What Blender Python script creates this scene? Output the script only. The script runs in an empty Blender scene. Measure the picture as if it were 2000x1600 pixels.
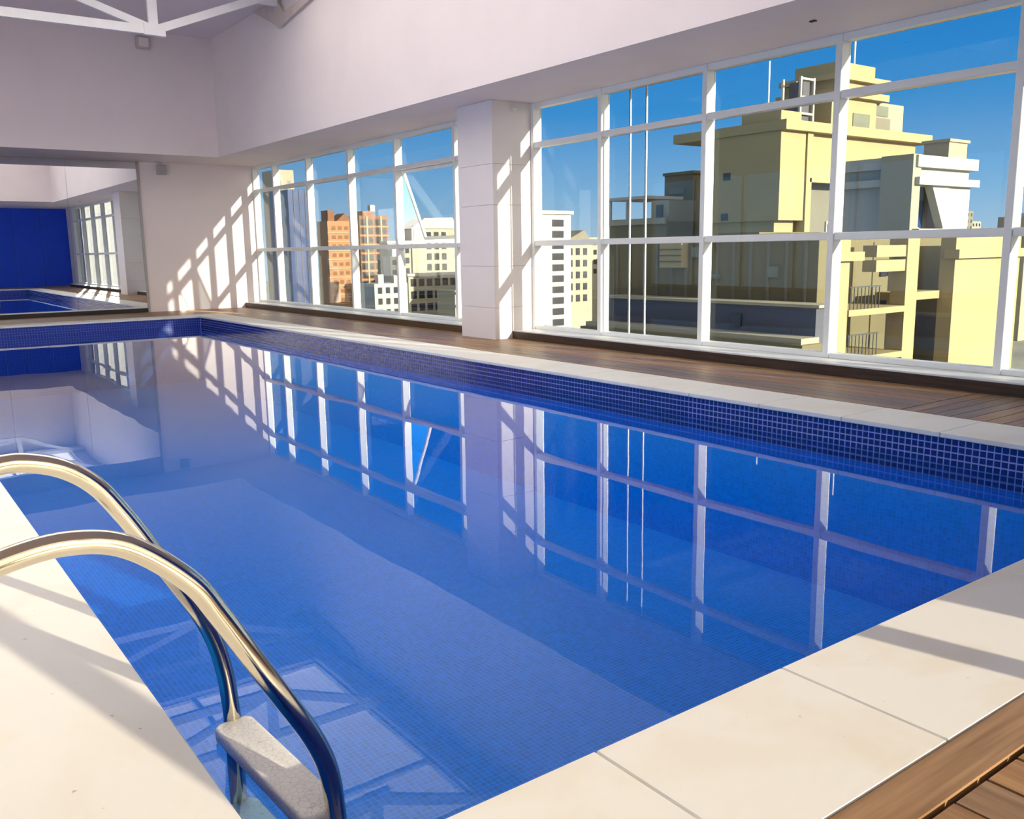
import bpy, bmesh, math, random
from mathutils import Vector, Matrix

random.seed(7)
scene = bpy.context.scene
col = scene.collection

# ------------------------------------------------------------------ camera
CAM_H = 1.2
cam_data = bpy.data.cameras.new('camera')
cam = bpy.data.objects.new('camera', cam_data)
col.objects.link(cam)
scene.camera = cam
cam_data.sensor_fit = 'HORIZONTAL'
cam_data.sensor_width = 36.0
cam_data.lens = 1752.57 / 2000.0 * 36.0
cam_data.clip_start = 0.05
cam_data.clip_end = 3000
_a, _b, _c = (math.radians(v) for v in (36.2487, -10.0935, -0.8615))
_fw = Vector((math.sin(_a) * math.cos(_b), math.cos(_a) * math.cos(_b), math.sin(_b)))
_r = Vector((math.cos(_a), -math.sin(_a), 0))
_u = _r.cross(_fw)
_r2 = _r * math.cos(_c) + _u * math.sin(_c)
_u2 = _u * math.cos(_c) - _r * math.sin(_c)
cam.matrix_world = Matrix(((_r2.x, _u2.x, -_fw.x, 0), (_r2.y, _u2.y, -_fw.y, 0),
                           (_r2.z, _u2.z, -_fw.z, CAM_H), (0, 0, 0, 1)))

# ------------------------------------------------------------------ world, sun, exposure
world = bpy.data.worlds.new('sky')
scene.world = world
world.use_nodes = True
wn, wl = world.node_tree.nodes, world.node_tree.links
wn.clear()
w_out = wn.new('ShaderNodeOutputWorld')
w_bg = wn.new('ShaderNodeBackground')
w_tc = wn.new('ShaderNodeTexCoord')
w_sep = wn.new('ShaderNodeSeparateXYZ')
w_ramp = wn.new('ShaderNodeValToRGB')
wl.new(w_tc.outputs['Generated'], w_sep.inputs[0])
wl.new(w_sep.outputs['Z'], w_ramp.inputs['Fac'])
wl.new(w_ramp.outputs['Color'], w_bg.inputs['Color'])
wl.new(w_bg.outputs[0], w_out.inputs[0])
els = w_ramp.color_ramp.elements
els[0].position, els[0].color = 0.0, (0.42, 0.56, 0.68, 1)
els[1].position, els[1].color = 1.0, (0.30, 0.34, 0.40, 1)
for p, c in ((0.06, (0.22, 0.44, 0.68, 1)), (0.14, (0.04, 0.28, 0.64, 1)), (0.27, (0.0, 0.18, 0.58, 1)),
             (0.50, (0.16, 0.25, 0.42, 1))):
    e = els.new(p)
    e.color = c
# the sky whitens smoothly towards the sun, which stands behind the camera
SUN_DIR = Vector((-0.232, 1.0, -0.255)).normalized()
w_dot = wn.new('ShaderNodeVectorMath')
w_dot.operation = 'DOT_PRODUCT'
wl.new(w_tc.outputs['Generated'], w_dot.inputs[0])
w_dot.inputs[1].default_value = -SUN_DIR
w_max = wn.new('ShaderNodeMath')
w_max.operation = 'MAXIMUM'
w_max.inputs[1].default_value = 0.0
wl.new(w_dot.outputs['Value'], w_max.inputs[0])
w_pow = wn.new('ShaderNodeMath')
w_pow.operation = 'POWER'
w_pow.inputs[1].default_value = 1.5
wl.new(w_max.outputs[0], w_pow.inputs[0])
w_mix = wn.new('ShaderNodeMix')
w_mix.data_type = 'RGBA'
w_mix.inputs['B'].default_value = (2.3, 2.0, 1.6, 1)
wl.new(w_pow.outputs[0], w_mix.inputs['Factor'])
wl.new(w_ramp.outputs['Color'], w_mix.inputs['A'])
wl.new(w_mix.outputs['Result'], w_bg.inputs['Color'])
w_bg.inputs['Strength'].default_value = 1.15

sun_data = bpy.data.lights.new('sun', 'SUN')
sun_data.energy = 12.0
sun_data.angle = math.radians(0.55)
sun_data.color = (1.0, 0.89, 0.70)
sun = bpy.data.objects.new('sun', sun_data)
col.objects.link(sun)
sun.rotation_euler = SUN_DIR.to_track_quat('-Z', 'Y').to_euler()

scene.view_settings.view_transform = 'Standard'
scene.view_settings.look = 'None'
scene.view_settings.gamma = 1.0
scene.view_settings.exposure = 1.22
scene.view_settings.use_curve_mapping = False
scene.cycles.max_bounces = 6
scene.cycles.diffuse_bounces = 4
scene.cycles.glossy_bounces = 4
scene.cycles.transparent_max_bounces = 12
scene.cycles.transmission_bounces = 4
scene.cycles.sample_clamp_indirect = 6.0
scene.cycles.caustics_reflective = False
scene.cycles.caustics_refractive = False
scene.cycles.use_denoising = True
scene.cycles.use_adaptive_sampling = True
scene.cycles.adaptive_threshold = 0.06
scene.cycles.adaptive_min_samples = 16

# ------------------------------------------------------------------ materials
MATS = {}


def mat_new(name):
    m = bpy.data.materials.new(name)
    m.use_nodes = True
    nt = m.node_tree
    nt.nodes.clear()
    out = nt.nodes.new('ShaderNodeOutputMaterial')
    MATS[name] = m
    return m, nt, out


def principled(name, color, rough=0.6, metallic=0.0, var=0.0, scale=6.0, bump=0.0, bump_scale=None,
               spec=0.5, color2=None, detail=4.0, stretch=None, coords='Object'):
    m, nt, out = mat_new(name)
    N, L = nt.nodes, nt.links
    p = N.new('ShaderNodeBsdfPrincipled')
    L.new(p.outputs[0], out.inputs[0])
    p.inputs['Roughness'].default_value = rough
    p.inputs['Metallic'].default_value = metallic
    p.inputs['Specular IOR Level'].default_value = spec
    p.inputs['Base Color'].default_value = (*color, 1)
    if var or bump:
        tc = N.new('ShaderNodeTexCoord')
        mp = N.new('ShaderNodeMapping')
        if stretch:
            mp.inputs['Scale'].default_value = stretch
        L.new(tc.outputs[coords], mp.inputs[0])
        nz = N.new('ShaderNodeTexNoise')
        nz.inputs['Scale'].default_value = scale
        nz.inputs['Detail'].default_value = detail
        L.new(mp.outputs[0], nz.inputs['Vector'])
    if var:
        c2 = color2 or tuple(c * (1 - var) for c in color)
        mix = N.new('ShaderNodeMix')
        mix.data_type = 'RGBA'
        mix.inputs['A'].default_value = (*color, 1)
        mix.inputs['B'].default_value = (*c2, 1)
        rp = N.new('ShaderNodeValToRGB')
        rp.color_ramp.elements[0].position = 0.38
        rp.color_ramp.elements[1].position = 0.68
        L.new(nz.outputs['Fac'], rp.inputs[0])
        L.new(rp.outputs[0], mix.inputs['Factor'])
        L.new(mix.outputs['Result'], p.inputs['Base Color'])
    if bump:
        b = N.new('ShaderNodeBump')
        b.inputs['Strength'].default_value = bump
        b.inputs['Distance'].default_value = 0.01
        src = nz
        if bump_scale:
            src = N.new('ShaderNodeTexNoise')
            src.inputs['Scale'].default_value = bump_scale
            src.inputs['Detail'].default_value = 3
            L.new(mp.outputs[0], src.inputs['Vector'])
        L.new(src.outputs['Fac'], b.inputs['Height'])
        L.new(b.outputs[0], p.inputs['Normal'])
    return m


def schlick(nt, f0, normal=None):
    """reflectance that is the same from both sides of a sheet"""
    N, L = nt.nodes, nt.links
    g = N.new('ShaderNodeNewGeometry')
    d = N.new('ShaderNodeVectorMath')
    d.operation = 'DOT_PRODUCT'
    L.new(g.outputs['Incoming'], d.inputs[0])
    L.new(normal if normal else g.outputs['Normal'], d.inputs[1])

    def m(op, a, b=None):
        n = N.new('ShaderNodeMath')
        n.operation = op
        n.use_clamp = op in ('SUBTRACT',)
        for i, v in enumerate((a, b)):
            if v is None:
                continue
            if isinstance(v, (int, float)):
                n.inputs[i].default_value = v
            else:
                L.new(v, n.inputs[i])
        return n.outputs[0]
    c = m('ABSOLUTE', d.outputs['Value'])
    o = m('SUBTRACT', 1.0, c)
    p5 = m('POWER', o, 5.0)
    return m('ADD', m('MULTIPLY', p5, 1 - f0), f0)


def glass_mat(name, tint, f0=0.02):
    m, nt, out = mat_new(name)
    N, L = nt.nodes, nt.links
    t = N.new('ShaderNodeBsdfTransparent')
    t.inputs[0].default_value = (*tint, 1)
    g = N.new('ShaderNodeBsdfGlossy')
    g.inputs['Roughness'].default_value = 0.0
    g.inputs['Color'].default_value = (1, 1, 1, 1)
    mx = N.new('ShaderNodeMixShader')
    L.new(schlick(nt, f0), mx.inputs[0])
    L.new(t.outputs[0], mx.inputs[1])
    L.new(g.outputs[0], mx.inputs[2])
    L.new(mx.outputs[0], out.inputs[0])
    return m


def water_mat():
    m, nt, out = mat_new('water')
    N, L = nt.nodes, nt.links
    tc = N.new('ShaderNodeTexCoord')
    nz = N.new('ShaderNodeTexNoise')
    nz.inputs['Scale'].default_value = 1.3
    nz.inputs['Detail'].default_value = 1.0
    L.new(tc.outputs['Object'], nz.inputs['Vector'])
    b = N.new('ShaderNodeBump')
    b.inputs['Strength'].default_value = 0.05
    b.inputs['Distance'].default_value = 0.02
    L.new(nz.outputs['Fac'], b.inputs['Height'])
    t = N.new('ShaderNodeBsdfTransparent')
    t.inputs[0].default_value = (0.60, 0.86, 0.98, 1)
    g = N.new('ShaderNodeBsdfGlossy')
    g.inputs['Roughness'].default_value = 0.0
    g.inputs['Color'].default_value = (1, 1, 1, 1)
    L.new(b.outputs[0], g.inputs['Normal'])
    mx = N.new('ShaderNodeMixShader')
    L.new(schlick(nt, 0.02), mx.inputs[0])
    L.new(t.outputs[0], mx.inputs[1])
    L.new(g.outputs[0], mx.inputs[2])
    L.new(mx.outputs[0], out.inputs[0])
    return m


def mosaic_mat(name, tile, grout, pitch, axes):
    """small glazed tiles: a square grid of joints with colour variation from tile to tile"""
    m, nt, out = mat_new(name)
    N, L = nt.nodes, nt.links
    p = N.new('ShaderNodeBsdfPrincipled')
    p.inputs['Roughness'].default_value = 0.35
    L.new(p.outputs[0], out.inputs[0])
    tc = N.new('ShaderNodeTexCoord')
    sp = N.new('ShaderNodeSeparateXYZ')
    L.new(tc.outputs['Object'], sp.inputs[0])
    cb = N.new('ShaderNodeCombineXYZ')
    L.new(sp.outputs[axes[0]], cb.inputs[0])
    L.new(sp.outputs[axes[1]], cb.inputs[1])
    br = N.new('ShaderNodeTexBrick')
    br.offset = 0.0
    br.inputs['Scale'].default_value = 1.0 / pitch
    br.inputs['Brick Width'].default_value = 1.0
    br.inputs['Row Height'].default_value = 1.0
    br.inputs['Mortar Size'].default_value = 0.07
    br.inputs['Mortar Smooth'].default_value = 0.2
    br.inputs['Color1'].default_value = (*tile, 1)
    br.inputs['Color2'].default_value = (*(c * 0.75 for c in tile), 1)
    br.inputs['Mortar'].default_value = (*grout, 1)
    L.new(cb.outputs[0], br.inputs['Vector'])
    L.new(br.outputs['Color'], p.inputs['Base Color'])
    return m


def wood_mat(name, c1, c2, along, rough=0.5):
    m, nt, out = mat_new(name)
    N, L = nt.nodes, nt.links
    p = N.new('ShaderNodeBsdfPrincipled')
    p.inputs['Roughness'].default_value = rough
    p.inputs['Specular IOR Level'].default_value = 0.3
    L.new(p.outputs[0], out.inputs[0])
    tc = N.new('ShaderNodeTexCoord')
    oi = N.new('ShaderNodeObjectInfo')
    ad = N.new('ShaderNodeVectorMath')
    ad.operation = 'MULTIPLY_ADD'
    L.new(oi.outputs['Random'], ad.inputs[0])
    ad.inputs[1].default_value = (37, 17, 5)
    L.new(tc.outputs['Object'], ad.inputs[2])
    mp = N.new('ShaderNodeMapping')
    mp.inputs['Scale'].default_value = (1.2, 26, 26) if along == 'X' else (26, 1.2, 26)
    L.new(ad.outputs[0], mp.inputs[0])
    nz = N.new('ShaderNodeTexNoise')
    nz.inputs['Scale'].default_value = 1.6
    nz.inputs['Detail'].default_value = 6
    L.new(mp.outputs[0], nz.inputs['Vector'])
    rp = N.new('ShaderNodeValToRGB')
    rp.color_ramp.elements[0].position = 0.30
    rp.color_ramp.elements[0].color = (*c1, 1)
    rp.color_ramp.elements[1].position = 0.72
    rp.color_ramp.elements[1].color = (*c2, 1)
    L.new(nz.outputs['Fac'], rp.inputs[0])
    hs = N.new('ShaderNodeHueSaturation')
    mr = N.new('ShaderNodeMapRange')
    mr.inputs['To Min'].default_value = 0.75
    mr.inputs['To Max'].default_value = 1.2
    L.new(oi.outputs['Random'], mr.inputs['Value'])
    L.new(mr.outputs[0], hs.inputs['Value'])
    L.new(mr.outputs[0], hs.inputs['Saturation'])
    L.new(rp.outputs[0], hs.inputs['Color'])
    L.new(hs.outputs[0], p.inputs['Base Color'])
    b = N.new('ShaderNodeBump')
    b.inputs['Strength'].default_value = 0.25
    b.inputs['Distance'].default_value = 0.003
    L.new(nz.outputs['Fac'], b.inputs['Height'])
    L.new(b.outputs[0], p.inputs['Normal'])
    return m


def stone_mat():
    m, nt, out = mat_new('limestone')
    N, L = nt.nodes, nt.links
    p = N.new('ShaderNodeBsdfPrincipled')
    p.inputs['Roughness'].default_value = 0.55
    L.new(p.outputs[0], out.inputs[0])
    g = N.new('ShaderNodeNewGeometry')
    nz = N.new('ShaderNodeTexNoise')
    nz.inputs['Scale'].default_value = 2.2
    nz.inputs['Detail'].default_value = 6
    nz.inputs['Distortion'].default_value = 0.8
    L.new(g.outputs['Position'], nz.inputs['Vector'])
    rp = N.new('ShaderNodeValToRGB')
    rp.color_ramp.elements[0].position = 0.30
    rp.color_ramp.elements[0].color = (0.79, 0.73, 0.63, 1)
    rp.color_ramp.elements[1].position = 0.50
    rp.color_ramp.elements[1].color = (0.82, 0.79, 0.735, 1)
    L.new(nz.outputs['Fac'], rp.inputs[0])
    # small dark pits and chips
    n2 = N.new('ShaderNodeTexNoise')
    n2.inputs['Scale'].default_value = 26
    n2.inputs['Detail'].default_value = 2
    L.new(g.outputs['Position'], n2.inputs['Vector'])
    r2 = N.new('ShaderNodeValToRGB')
    r2.color_ramp.elements[0].position = 0.20
    r2.color_ramp.elements[0].color = (0.55, 0.5, 0.4, 1)
    r2.color_ramp.elements[1].position = 0.27
    r2.color_ramp.elements[1].color = (1, 1, 1, 1)
    L.new(n2.outputs['Fac'], r2.inputs[0])
    mx = N.new('ShaderNodeMix')
    mx.data_type = 'RGBA'
    mx.blend_type = 'MULTIPLY'
    mx.inputs['Factor'].default_value = 1.0
    L.new(rp.outputs[0], mx.inputs['A'])
    L.new(r2.outputs[0], mx.inputs['B'])
    L.new(mx.outputs['Result'], p.inputs['Base Color'])
    b = N.new('ShaderNodeBump')
    b.inputs['Strength'].default_value = 0.15
    b.inputs['Distance'].default_value = 0.004
    L.new(n2.outputs['Fac'], b.inputs['Height'])
    L.new(b.outputs[0], p.inputs['Normal'])
    return m


def crackle_mat():
    """moulded white plastic with a cracked leather grain"""
    m, nt, out = mat_new('step_plastic')
    N, L = nt.nodes, nt.links
    p = N.new('ShaderNodeBsdfPrincipled')
    p.inputs['Roughness'].default_value = 0.5
    L.new(p.outputs[0], out.inputs[0])
    tc = N.new('ShaderNodeTexCoord')
    v = N.new('ShaderNodeTexVoronoi')
    v.feature = 'DISTANCE_TO_EDGE'
    v.inputs['Scale'].default_value = 55
    L.new(tc.outputs['Object'], v.inputs['Vector'])
    rp = N.new('ShaderNodeValToRGB')
    rp.color_ramp.elements[0].position = 0.0
    rp.color_ramp.elements[0].color = (0.52, 0.50, 0.50, 1)
    rp.color_ramp.elements[1].position = 0.05
    rp.color_ramp.elements[1].color = (0.78, 0.77, 0.75, 1)
    L.new(v.outputs['Distance'], rp.inputs[0])
    L.new(rp.outputs[0], p.inputs['Base Color'])
    b = N.new('ShaderNodeBump')
    b.inputs['Strength'].default_value = 0.4
    b.inputs['Distance'].default_value = 0.002
    L.new(v.outputs['Distance'], b.inputs['Height'])
    L.new(b.outputs[0], p.inputs['Normal'])
    return m


def translucent_mat(name, color):
    m, nt, out = mat_new(name)
    N, L = nt.nodes, nt.links
    t = N.new('ShaderNodeBsdfTranslucent')
    t.inputs[0].default_value = (*color, 1)
    d = N.new('ShaderNodeBsdfDiffuse')
    d.inputs[0].default_value = (*color, 1)
    mx = N.new('ShaderNodeMixShader')
    mx.inputs[0].default_value = 0.2
    L.new(t.outputs[0], mx.inputs[1])
    L.new(d.outputs[0], mx.inputs[2])
    L.new(mx.outputs[0], out.inputs[0])
    return m


PAINT = principled('wall_paint', (0.84, 0.74, 0.735), 0.75, var=0.04, scale=1.2, bump=0.03, bump_scale=60)
CLAD = principled('column_cladding', (0.84, 0.765, 0.75), 0.5, var=0.03, scale=2)
WHITE = principled('white_metal', (0.82, 0.82, 0.80), 0.35, var=0.03, scale=5)
TRUSS = principled('truss_paint', (0.86, 0.85, 0.86), 0.45, var=0.03, scale=8)
SILL = principled('sill_stone', (0.80, 0.79, 0.76), 0.4, var=0.06, scale=6)
DARKWOOD = wood_mat('dark_wood', (0.035, 0.018, 0.010), (0.085, 0.042, 0.020), 'Y', 0.4)
WOOD_Y = wood_mat('deck_wood_long', (0.20, 0.110, 0.055), (0.38, 0.235, 0.130), 'Y', 0.42)
WOOD_X = wood_mat('deck_wood_cross', (0.20, 0.110, 0.055), (0.38, 0.235, 0.130), 'X', 0.42)
GAPS = principled('deck_shadow_gap', (0.05, 0.03, 0.02), 0.9, var=0.2)
STONE = stone_mat()
MORTAR = principled('coping_mortar', (0.10, 0.07, 0.045), 0.9, var=0.2)
BLUEWALL = principled('blue_panel', (0.001, 0.07, 0.78), 0.6, var=0.1, scale=2)
BASIN_F = mosaic_mat('pool_mosaic_floor', (0.003, 0.215, 0.80), (0.05, 0.33, 0.92), 0.030, (0, 1))
BASIN_X = mosaic_mat('pool_mosaic_side', (0.004, 0.20, 0.78), (0.008, 0.22, 0.82), 0.030, (1, 2))
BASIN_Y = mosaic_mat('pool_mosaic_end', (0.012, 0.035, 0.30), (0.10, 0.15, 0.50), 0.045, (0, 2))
TILE = principled('pool_tile_glaze', (0.006, 0.018, 0.19), 0.12, var=0.35, scale=14, coords='Generated')
GROUT = principled('pool_grout', (0.38, 0.40, 0.84), 0.8, var=0.1, scale=20)
CHROME = principled('polished_steel', (0.78, 0.71, 0.56), 0.10, metallic=1.0, var=0.04, scale=12)
MIRROR = principled('mirror_silver', (0.86, 0.87, 0.87), 0.0, metallic=1.0)
FRAMEGREY = principled('grey_trim', (0.42, 0.39, 0.38), 0.5, var=0.08, scale=10)
BLACKTRIM = principled('black_trim', (0.02, 0.015, 0.012), 0.5, var=0.2, scale=8)
BOXGREY = principled('grey_plastic', (0.45, 0.43, 0.45), 0.5, var=0.05, scale=20)
TANSTEEL = principled('tan_steel', (0.62, 0.52, 0.47), 0.6, var=0.08, scale=6)
PLASTIC = crackle_mat()
GLASS = glass_mat('window_glass', (0.575, 0.605, 0.615))
CLEARGLASS = glass_mat('clear_glass', (0.98, 0.985, 0.98))
SCREENGLASS = glass_mat('screen_glass', (0.54, 0.54, 0.53))
WATER = water_mat()
ROOFSHEET = translucent_mat('fill_roof_sheet', (0.95, 0.95, 0.95))
CREAM = principled('render_cream', (0.348, 0.278, 0.136), 0.8, var=0.08, scale=0.4)
CREAM2 = principled('render_pale', (0.319, 0.284, 0.203), 0.8, var=0.08, scale=0.4)
OFFWHITE = principled('render_white', (0.406, 0.383, 0.336), 0.8, var=0.05, scale=0.4)
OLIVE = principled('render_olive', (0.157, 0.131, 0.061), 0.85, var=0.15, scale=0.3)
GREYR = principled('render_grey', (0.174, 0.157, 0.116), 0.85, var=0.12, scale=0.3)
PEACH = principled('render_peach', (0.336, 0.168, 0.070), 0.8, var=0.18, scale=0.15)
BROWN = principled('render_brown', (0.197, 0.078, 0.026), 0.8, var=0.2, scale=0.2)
SLATE = principled('slate_blue', (0.075, 0.075, 0.093), 0.7, var=0.1, scale=0.5)
BLUEGLASS = principled('blue_curtain_wall', (0.029, 0.058, 0.157), 0.2, var=0.2, scale=0.3)
DARKWIN = principled('dark_window', (0.035, 0.035, 0.04), 0.15, var=0.2, scale=1.0)
GREENWIN = principled('green_grey_window', (0.16, 0.17, 0.12), 0.2, var=0.2, scale=1.0)
RAIL = principled('dark_railing', (0.05, 0.05, 0.05), 0.5, var=0.1)
CITY = principled('city_ground', (0.30, 0.28, 0.22), 0.9, var=0.4, scale=0.02)

# ------------------------------------------------------------------ mesh helpers
WLOC = {}
MESHES = {}


def link(name, mesh, loc, parent=None, mat=None):
    o = bpy.data.objects.new(name, mesh)
    col.objects.link(o)
    loc = Vector(loc)
    WLOC[o.name] = loc
    if parent is not None:
        o.parent = parent
        o.location = loc - WLOC[parent.name]
    else:
        o.location = loc
    if mat is not None and mesh is not None and not mesh.materials:
        mesh.materials.append(mat)
    return o


def root(name, loc, label=None, cat=None, group=None, kind=None):
    o = link(name, None, loc)
    o.empty_display_size = 0.1
    return tag(o, label, cat, group, kind)


def tag(o, label=None, cat=None, group=None, kind=None):
    for k, v in (('label', label), ('category', cat), ('group', group), ('kind', kind)):
        if v:
            o[k] = v
    return o


def box_mesh(sx, sy, sz, bevel=0.0, mat=None, seg=1):
    key = (round(sx, 4), round(sy, 4), round(sz, 4), bevel, mat.name if mat else '', seg)
    if key in MESHES:
        return MESHES[key]
    bm = bmesh.new()
    bmesh.ops.create_cube(bm, size=1)
    bmesh.ops.scale(bm, vec=(sx, sy, sz), verts=bm.verts)
    if bevel:
        bmesh.ops.bevel(bm, geom=list(bm.edges), offset=bevel, segments=seg, affect='EDGES', profile=0.5)
    me = bpy.data.meshes.new('box')
    bm.to_mesh(me)
    bm.free()
    if mat:
        me.materials.append(mat)
    MESHES[key] = me
    return me


def box(name, x0, x1, y0, y1, z0, z1, mat, parent=None, bevel=0.0, seg=1, **kw):
    o = link(name, box_mesh(x1 - x0, y1 - y0, z1 - z0, bevel, mat, seg),
             ((x0 + x1) / 2, (y0 + y1) / 2, (z0 + z1) / 2), parent)
    return tag(o, **kw)


def add_box(bm, x0, x1, y0, y1, z0, z1):
    v = [bm.verts.new(p) for p in ((x0, y0, z0), (x1, y0, z0), (x1, y1, z0), (x0, y1, z0),
                                   (x0, y0, z1), (x1, y0, z1), (x1, y1, z1), (x0, y1, z1))]
    for f in ((3, 2, 1, 0), (4, 5, 6, 7), (0, 1, 5, 4), (1, 2, 6, 5), (2, 3, 7, 6), (3, 0, 4, 7)):
        bm.faces.new([v[i] for i in f])


def boxes(name, rects, mat, parent=None, origin=None, **kw):
    """several abutting blocks of one piece (an L, a wall with an opening)"""
    bm = bmesh.new()
    org = Vector(origin) if origin else Vector(((rects[0][0] + rects[0][1]) / 2, (rects[0][2] + rects[0][3]) / 2, rects[0][4]))
    for r in rects:
        add_box(bm, r[0] - org.x, r[1] - org.x, r[2] - org.y, r[3] - org.y, r[4] - org.z, r[5] - org.z)
    me = bpy.data.meshes.new(name)
    bm.to_mesh(me)
    bm.free()
    me.materials.append(mat)
    return tag(link(name, me, org, parent), **kw)


def catmull(pts, n=8):
    P = [Vector(p) for p in pts]
    P = [P[0] * 2 - P[1]] + P + [P[-1] * 2 - P[-2]]
    out = []
    for i in range(1, len(P) - 2):
        for k in range(n):
            t = k / n
            a, b, c, d = P[i - 1], P[i], P[i + 1], P[i + 2]
            out.append(0.5 * ((2 * b) + (c - a) * t + (2 * a - 5 * b + 4 * c - d) * t * t + (3 * b - a - 3 * c + d) * t ** 3))
    out.append(P[-2])
    return out


def tube(name, pts, radius, mat, parent=None, seg=20, **kw):
    pts = [Vector(p) for p in pts]
    org = pts[0].copy()
    bm = bmesh.new()
    rings = []
    prev_n = None
    for i, p in enumerate(pts):
        t = (pts[min(i + 1, len(pts) - 1)] - pts[max(i - 1, 0)]).normalized()
        if prev_n is None:
            ref = Vector((0, 1, 0)) if abs(t.y) < 0.9 else Vector((1, 0, 0))
            n = t.cross(ref).normalized()
        else:
            n = (prev_n - t * prev_n.dot(t)).normalized()
        prev_n = n
        b = t.cross(n)
        rings.append([bm.verts.new(p - org + (n * math.cos(2 * math.pi * k / seg) + b * math.sin(2 * math.pi * k / seg)) * radius)
                      for k in range(seg)])
    for a, b in zip(rings, rings[1:]):
        for k in range(seg):
            bm.faces.new((a[k], a[(k + 1) % seg], b[(k + 1) % seg], b[k]))
    bm.faces.new(rings[0][::-1])
    bm.faces.new(rings[-1])
    bmesh.ops.recalc_face_normals(bm, faces=bm.faces)
    for f in bm.faces:
        f.smooth = len(f.verts) == 4
    me = bpy.data.meshes.new(name)
    bm.to_mesh(me)
    bm.free()
    me.materials.append(mat)
    return tag(link(name, me, org, parent), **kw)


def bar(name, p, q, w, d, mat, parent):
    """square hollow-section bar between two points"""
    p, q = Vector(p), Vector(q)
    t = q - p
    L = t.length
    t.normalize()
    side = Vector((0, 1, 0))
    up = t.cross(side).normalized()
    side = up.cross(t).normalized()
    bm = bmesh.new()
    add_box(bm, -w / 2, w / 2, -d / 2, d / 2, -L / 2, L / 2)
    R = Matrix((up, side, t)).transposed().to_4x4()
    bmesh.ops.transform(bm, matrix=R, verts=bm.verts)
    bmesh.ops.recalc_face_normals(bm, faces=bm.faces)
    me = bpy.data.meshes.new(name)
    bm.to_mesh(me)
    bm.free()
    me.materials.append(mat)
    return link(name, me, (p + q) / 2, parent)


def prism(name, outline, axis, lo, hi, mat, parent=None, holes=None, **kw):
    """outline in the two axes that are not `axis`, pushed from lo to hi"""
    bm = bmesh.new()

    def pt(a, b, c):
        return {'x': (c, a, b), 'y': (a, c, b), 'z': (a, b, c)}[axis]
    n = len(outline)
    cx = sum(p[0] for p in outline) / n
    cy = sum(p[1] for p in outline) / n
    org = Vector(pt(cx, cy, (lo + hi) / 2))
    A = [bm.verts.new(Vector(pt(a, b, lo)) - org) for a, b in outline]
    B = [bm.verts.new(Vector(pt(a, b, hi)) - org) for a, b in outline]
    if holes:
        A2 = [bm.verts.new(Vector(pt(a, b, lo)) - org) for a, b in holes]
        B2 = [bm.verts.new(Vector(pt(a, b, hi)) - org) for a, b in holes]
        for i in range(n):
            j = (i + 1) % n
            bm.faces.new((A[i], A[j], A2[j], A2[i]))
            bm.faces.new((B[j], B[i], B2[i], B2[j]))
            bm.faces.new((A[j], A[i], B[i], B[j]))
            bm.faces.new((A2[i], A2[j], B2[j], B2[i]))
    else:
        bm.faces.new(A)
        bm.faces.new(B[::-1])
        for i in range(n):
            j = (i + 1) % n
            bm.faces.new((A[i], A[j], B[j], B[i]))
    bmesh.ops.recalc_face_normals(bm, faces=bm.faces)
    me = bpy.data.meshes.new(name)
    bm.to_mesh(me)
    bm.free()
    me.materials.append(mat)
    return tag(link(name, me, org, parent), **kw)


# ------------------------------------------------------------------ dimensions of the hall (metres)
XL, XR = 0.557, 5.58            # pool edges
YN, YF = 1.501, 18.07
XRO, YNO = 6.144, 1.005         # outer edges of the coping
XLO, YFO = 0.05, 18.56
XW, YW, YE = 7.649, 20.185, -0.87   # window wall, far wall, near wall
ZS, ZT = 0.112, 3.12             # window sill, soffit
ZM, ZU = 1.283, 2.58            # transoms
ZC = 5.36                       # ceiling of the high part
XU, YB, YBN = 6.343, 18.49, 3.9  # upper side wall, far and near upper walls
XLU, XLW = -3.0, -4.5           # left upper wall, left wall
ZWATER, ZPOOL = -0.212, -1.30
XG = 7.765                      # glass plane

# ------------------------------------------------------------------ floor and decking
floor = boxes('floor', [(XLW, XLO, YE, YW, -0.30, 0.0 - 0.03), (XLO, XRO, YE, YNO, -0.30, -0.03),
                        (XRO, 8.0, YE, YW, -0.30, -0.03), (XLO, XRO, YFO, YW, -0.30, -0.03)],
              GAPS, origin=(6.7, 10, -0.03), kind='structure', label='brown timber deck around the blue pool')
# long boards beside the windows
w = (7.34 - XRO) / 8
for i in range(8):
    x0 = XRO + i * w
    for (a, b) in ((3.56, 9.2), (9.205, 14.8), (14.805, YW)):
        box('deck_board', x0 + 0.003, x0 + w - 0.004, a, b, -0.03, 0.0, WOOD_Y, floor)
# cross boards near the camera end of the window side
n = 36
w = (3.55 - YE) / n
for i in range(n):
    y0 = YE + i * w
    box('deck_board', XRO + 0.003, 7.34, y0 + 0.004, y0 + w - 0.004, -0.03, 0.0, WOOD_X, floor)
# border board beside the near coping, then short boards
box('deck_board', XLO, XRO - 0.003, 0.885, YNO - 0.006, -0.03, 0.0, WOOD_X, floor)
w = 0.142
i = 0
while 0.4 + (i + 1) * w < XRO:
    x0 = 0.4 + i * w
    box('deck_board', x0 + 0.005, x0 + w - 0.005, YE, 0.868, -0.03, -0.004 + 0.003 * random.random(), WOOD_Y, floor)
    i += 1
# boards across the far end
n = 11
w = (YW - YFO) / n
for i in range(n):
    y0 = YFO + i * w
    box('deck_board', XLW, XRO, y0 + 0.004, y0 + w - 0.004, -0.03, 0.0, WOOD_X, floor)
# boards on the left side
n = 30
w = (XLO - XLW) / n
for i in range(n):
    x0 = XLW + i * w
    box('deck_board', x0 + 0.004, x0 + w - 0.004, YE, YFO, -0.03, 0.0, WOOD_Y, floor)

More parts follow.
